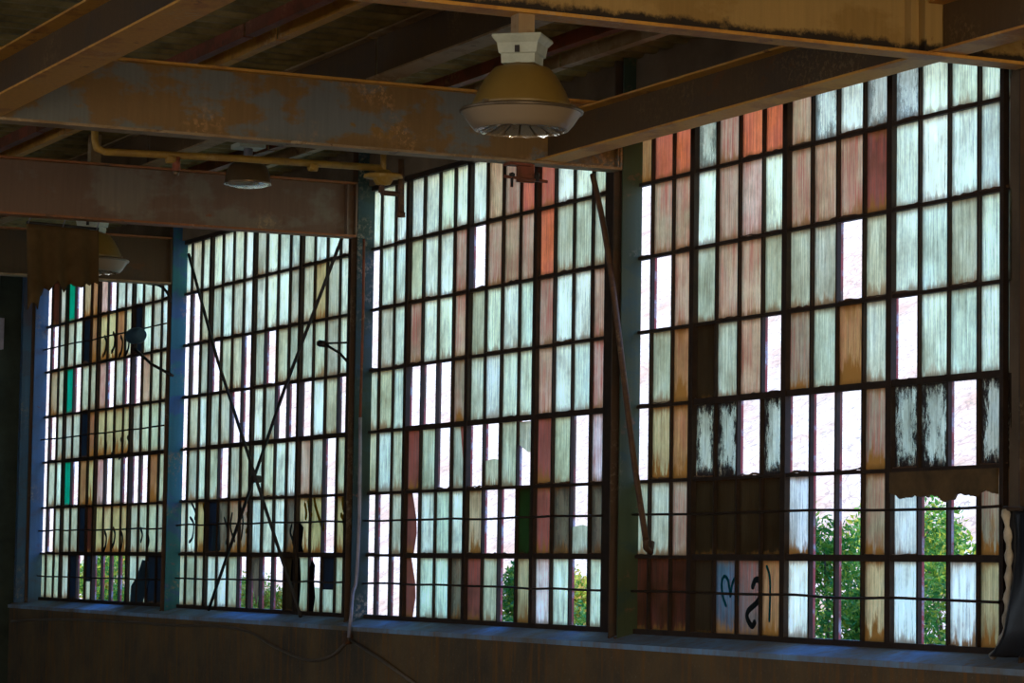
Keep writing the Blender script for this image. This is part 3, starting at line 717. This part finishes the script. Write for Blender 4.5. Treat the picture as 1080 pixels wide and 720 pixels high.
# round lamp head on arm beside the blue column
root = thing('swing_arm_lamp', 'round dark lamp head on a curved arm beside the bright blue column', 'lamp', on(178, 394, 1, -.16))
yy = -.2
m = MB(); m.tube(smoothed([on(180, 318, 1, -.17), on(176, 308, 1, -.19), on(168, 301, 1, -.2), on(156, 299, 1, -.2)], 5), .014, 'dark_iron', 8); m.build('curved_arm', root)
m = MB(); m.tube([on(182, 396, 1, -.15), on(160, 384, 1, -.2), on(142, 368, 1, -.24)], .016, 'dark_iron', 8); m.build('strut', root)
c = on(144, 354, 1, -.24)
m = MB(); m.tube([c + Vector((-.12, -.02, 0)), c + Vector((-.05, -.01, 0)), c + Vector((.06, 0, 0)), c + Vector((.13, .01, 0))], .1, 'navy', 20, [.07, .085, .085, .06]); m.build('lamp_head', root)
m = MB(); m.tube([c + Vector((0, 0, -.06)), on(142, 368, 1, -.24)], .02, 'dark_iron', 8)
m.build('yoke', root)

# ---------------------------------------------------------------- far left post and box
m = MB(); m.box(XL + .02, XL + .11, -.21, -.11, SILL - .08, 5.2, 'col_blue')
m.box(XL + .01, XL + .13, -.23, -.09, SILL - .09, SILL - .05, 'rust_brown')
tag(m.build('steel_post'), 'slim blue-grey post against the dark end wall', 'post', kind='thing')
c = on(2, 352, 0, XL + .05)
root = thing('junction_box', 'grey electrical box on the dark end wall at the left edge', 'box', c)
m = MB(); m.box(XL, XL + .10, c.y - .12, c.y + .01, c.z - .18, c.z + .18, 'conduit'); m.build('body', root)
m = MB(); m.tube([(XL + .03, c.y - .05, c.z + .18), (XL + .03, c.y - .05, zr)], .014, 'conduit', 8); m.build('riser', root)

# ---------------------------------------------------------------- black sheet at the right end
m = MB(); i = m.mi('tarp_black'); yT = -.30
nu, nv = 30, 26; g = []
for a in range(nu + 1):
    rowv = []
    for b in range(nv + 1):
        s_, t_ = a / nu, b / nv
        ul = 1061 + 3 * math.sin(t_ * 5) - (14 * max(0, t_ - .8) / .2 * max(0, t_ - .8) / .2)
        uu = ul + (1190 - ul) * s_; v = 537 + (692 - 537) * t_ + s_ * 4
        p = on(uu, v, 1, yT)
        p.y += .03 * math.sin(s_ * 30 + t_ * 2) * (.25 + t_) + .015 * math.sin(s_ * 61) - .02 * t_
        rowv.append(m.bm.verts.new(p))
    g.append(rowv)
for a in range(nu):
    for b in range(nv):
        f = m.bm.faces.new((g[a][b], g[a + 1][b], g[a + 1][b + 1], g[a][b + 1])); f.material_index = i; f.smooth = True
edge = [v.co.copy() for v in g[0]]; topl = g[0][0].co.copy(); topr = g[nu][0].co.copy()
root = thing('black_sheet', 'black plastic sheet with pale frayed edge hanging at the right end', 'sheet', topl)
o = m.build('sheet', root, recalc=True); sm = o.modifiers.new('thickness', 'SOLIDIFY'); sm.thickness = .005
m = MB(); m.tube(edge, .022, 'hem', 8, [.022 + .008 * math.sin(k * 1.7) for k in range(len(edge))]); m.build('frayed_hem', root)
m = MB(); m.tube([topl + Vector((-.02, 0, .005)), topr + Vector((0, 0, .005))], .013, 'rust_brown', 8); m.tube([topr, topr + Vector((0, .24, 0))], .013, 'rust_brown', 8)
m.tube([topl + Vector((.3, 0, .005)), topl + Vector((.3, .13, .005))], .013, 'rust_brown', 8); m.build('rail', root)

# ---------------------------------------------------------------- outside
def hz(x, y):
    t = max(0, y - 9)
    return -.1 + t * .62 + 1.1 * noise.noise(Vector((x * .09, y * .09, 0))) * min(1, t / 4) + .25 * noise.noise(Vector((x * .5, y * .5, 3))) * min(1, t / 4)
m = MB(); i = m.mi('hill'); nx, ny = 150, 60
hv = [[m.bm.verts.new((-150 + 200 * a / nx, .2 + 70 * (b / ny) ** 1.4, hz(-150 + 200 * a / nx, .2 + 70 * (b / ny) ** 1.4))) for b in range(ny + 1)] for a in range(nx + 1)]
for a in range(nx):
    for b in range(ny):
        f = m.bm.faces.new((hv[a][b], hv[a + 1][b], hv[a + 1][b + 1], hv[a][b + 1])); f.material_index = i; f.smooth = True
tag(m.build('hillside'), 'sunlit dry grass hillside outside the windows', 'hillside', kind='structure')

def shrub_mesh(seed, mat, h, w, n):
    rnd = random.Random(seed); m = MB(); i = m.mi(mat)
    cl = [(Vector((rnd.gauss(0, w * .36), rnd.gauss(0, w * .30), rnd.uniform(.12, .88) * h)), rnd.uniform(.12, .26) * w) for _ in range(34)]
    for k in range(n):
        c, r = cl[k % len(cl)]
        d = Vector((rnd.gauss(0, 1), rnd.gauss(0, 1), rnd.gauss(0, 1))).normalized()
        p = c + d * r * rnd.uniform(.55, 1.05)
        p.z = min(p.z, h * rnd.uniform(.8, 1.0))
        if p.z < .02: continue
        ax = Vector((rnd.gauss(0, 1), rnd.gauss(0, 1), rnd.gauss(.4, 1))).normalized(); sd = ax.cross(Vector((rnd.random(), rnd.random(), rnd.random()))).normalized()
        L = rnd.uniform(.04, .08); ww = L * .26; up = ax.cross(sd) * L * .12
        vs = [m.bm.verts.new(q) for q in (p, p + ax * L * .5 + sd * ww + up, p + ax * L, p + ax * L * .5 - sd * ww + up)]
        m.bm.faces.new(vs).material_index = i
    lf = m
    s = MB()
    for c, r in cl[:12]:
        b0 = Vector((c.x * .1, c.y * .1, 0)); s.tube([b0, b0.lerp(c, .5) + Vector((0, 0, .06)), c], .02, 'bark', 6, [.03, .018, .008])
    return lf, s
KIND = []
for (sd, mt, h, w, n) in ((1, 'leaf_green', 2.6, 1.6, 18000), (2, 'leaf_mixed', 2.0, 1.15, 12000), (3, 'leaf_green', 2.1, .95, 9000)):
    KIND.append(shrub_mesh(sd, mt, h, w, n))
proto = []
for lf, s in KIND:
    r = thing('shrub', '', 'shrub'); a = lf.build('foliage', r, recalc=False); b = s.build('stem', r); proto.append((r, a, b))
spots = [  # photo pixel, photo pixel of the crown's top, distance behind the glass, kind, label
 (884, 497, 3.0, 0, 'tall green shrub seen through the broad opening right of the graffiti panes'),
 (1012, 516, 5.4, 0, 'green shrub in the narrow openings near the black sheet'),
 (545, 580, 3.0, 2, 'dark green shrub low in the second bay, left of centre'),
 (618, 586, 5.0, 1, 'yellow green shrub low in the second bay beside the green column'),
 (278, 596, 3.2, 1, 'yellowing shrub in the low gap of the third bay'),
 (100, 570, 3.0, 2, 'bright green shrub low in the farthest bay'),
 (136, 560, 5.2, 1, 'yellow green shrub in the farthest bay beside the navy panes'),
]
used = set()
for (u, vt, yb_, kd, lb) in spots:
    p = on(u, vt, 1, yb_); r0, a0, b0 = proto[kd]; s_ = (p.z + .1) / (2.6, 2.0, 2.1)[kd]
    if kd in used:
        r = r0.copy(); C.objects.link(r)
        for ch in (a0, b0):
            c = ch.copy(); C.objects.link(c); c.parent = r
    else: r = r0; used.add(kd)
    r.location = (p.x, p.y, -.1); r.scale = (1, 1, s_); r.rotation_euler = (0, 0, u * .7)
    r['label'] = lb; r['group'] = 'shrubs outside the windows'

# ---------------------------------------------------------------- light
w = bpy.data.worlds.new('sky'); sc.world = w; w.use_nodes = True; t = w.node_tree; t.nodes.clear()
tc = N(t, 'ShaderNodeTexCoord'); sx = N(t, 'ShaderNodeSeparateXYZ'); t.links.new(tc.outputs['Generated'], sx.inputs[0])
cr = ramp(t, sx.outputs[2], [(.0, (.78, .90, 1.0)), (.28, (.32, .62, 1.0)), (.65, (.09, .36, 1.0))])
bg = N(t, 'ShaderNodeBackground'); t.links.new(cr, bg.inputs[0]); bg.inputs[1].default_value = 3.0
wo = N(t, 'ShaderNodeOutputWorld'); t.links.new(bg.outputs[0], wo.inputs[0])
sl = bpy.data.lights.new('sun', 'SUN'); sl.energy = 5.0; sl.color = (1, .90, .76); sl.angle = .01
so = bpy.data.objects.new('sun', sl); C.objects.link(so); so.rotation_euler = Vector((-.25, .62, -.74)).to_track_quat('-Z', 'Y').to_euler()
def area(name, loc, tgt, sx_, sy_, e, c):
    l = bpy.data.lights.new(name, 'AREA'); l.shape = 'RECTANGLE'; l.size = sx_; l.size_y = sy_; l.energy = e; l.color = c
    o = bpy.data.objects.new(name, l); C.objects.link(o); o.location = loc; o.rotation_euler = (Vector(tgt) - Vector(loc)).to_track_quat('-Z', 'Y').to_euler(); return o
area('warm_fill', (XR - .1, -8.5, 2.2), (0, -3, 3.2), 8, 4, 860, (1, .70, .28))  # added fill lamp out of view, warms the sides of the beams
area('rear_warm_fill', (5, YR + .1, 2.3), (2, 0, 3.2), 6, 4, 50, (1, .74, .42))  # second added fill, weak, from the unseen rear of the hall

vs_ = sc.view_settings; vs_.view_transform = 'Standard'; vs_.look = 'None'; vs_.exposure = 0; vs_.gamma = 1; vs_.use_curve_mapping = False
sc.display_settings.display_device = 'sRGB'
sc.cycles.use_denoising = True
sc.cycles.max_bounces = 6; sc.cycles.diffuse_bounces = 3; sc.cycles.transmission_bounces = 4; sc.cycles.sample_clamp_indirect = 4
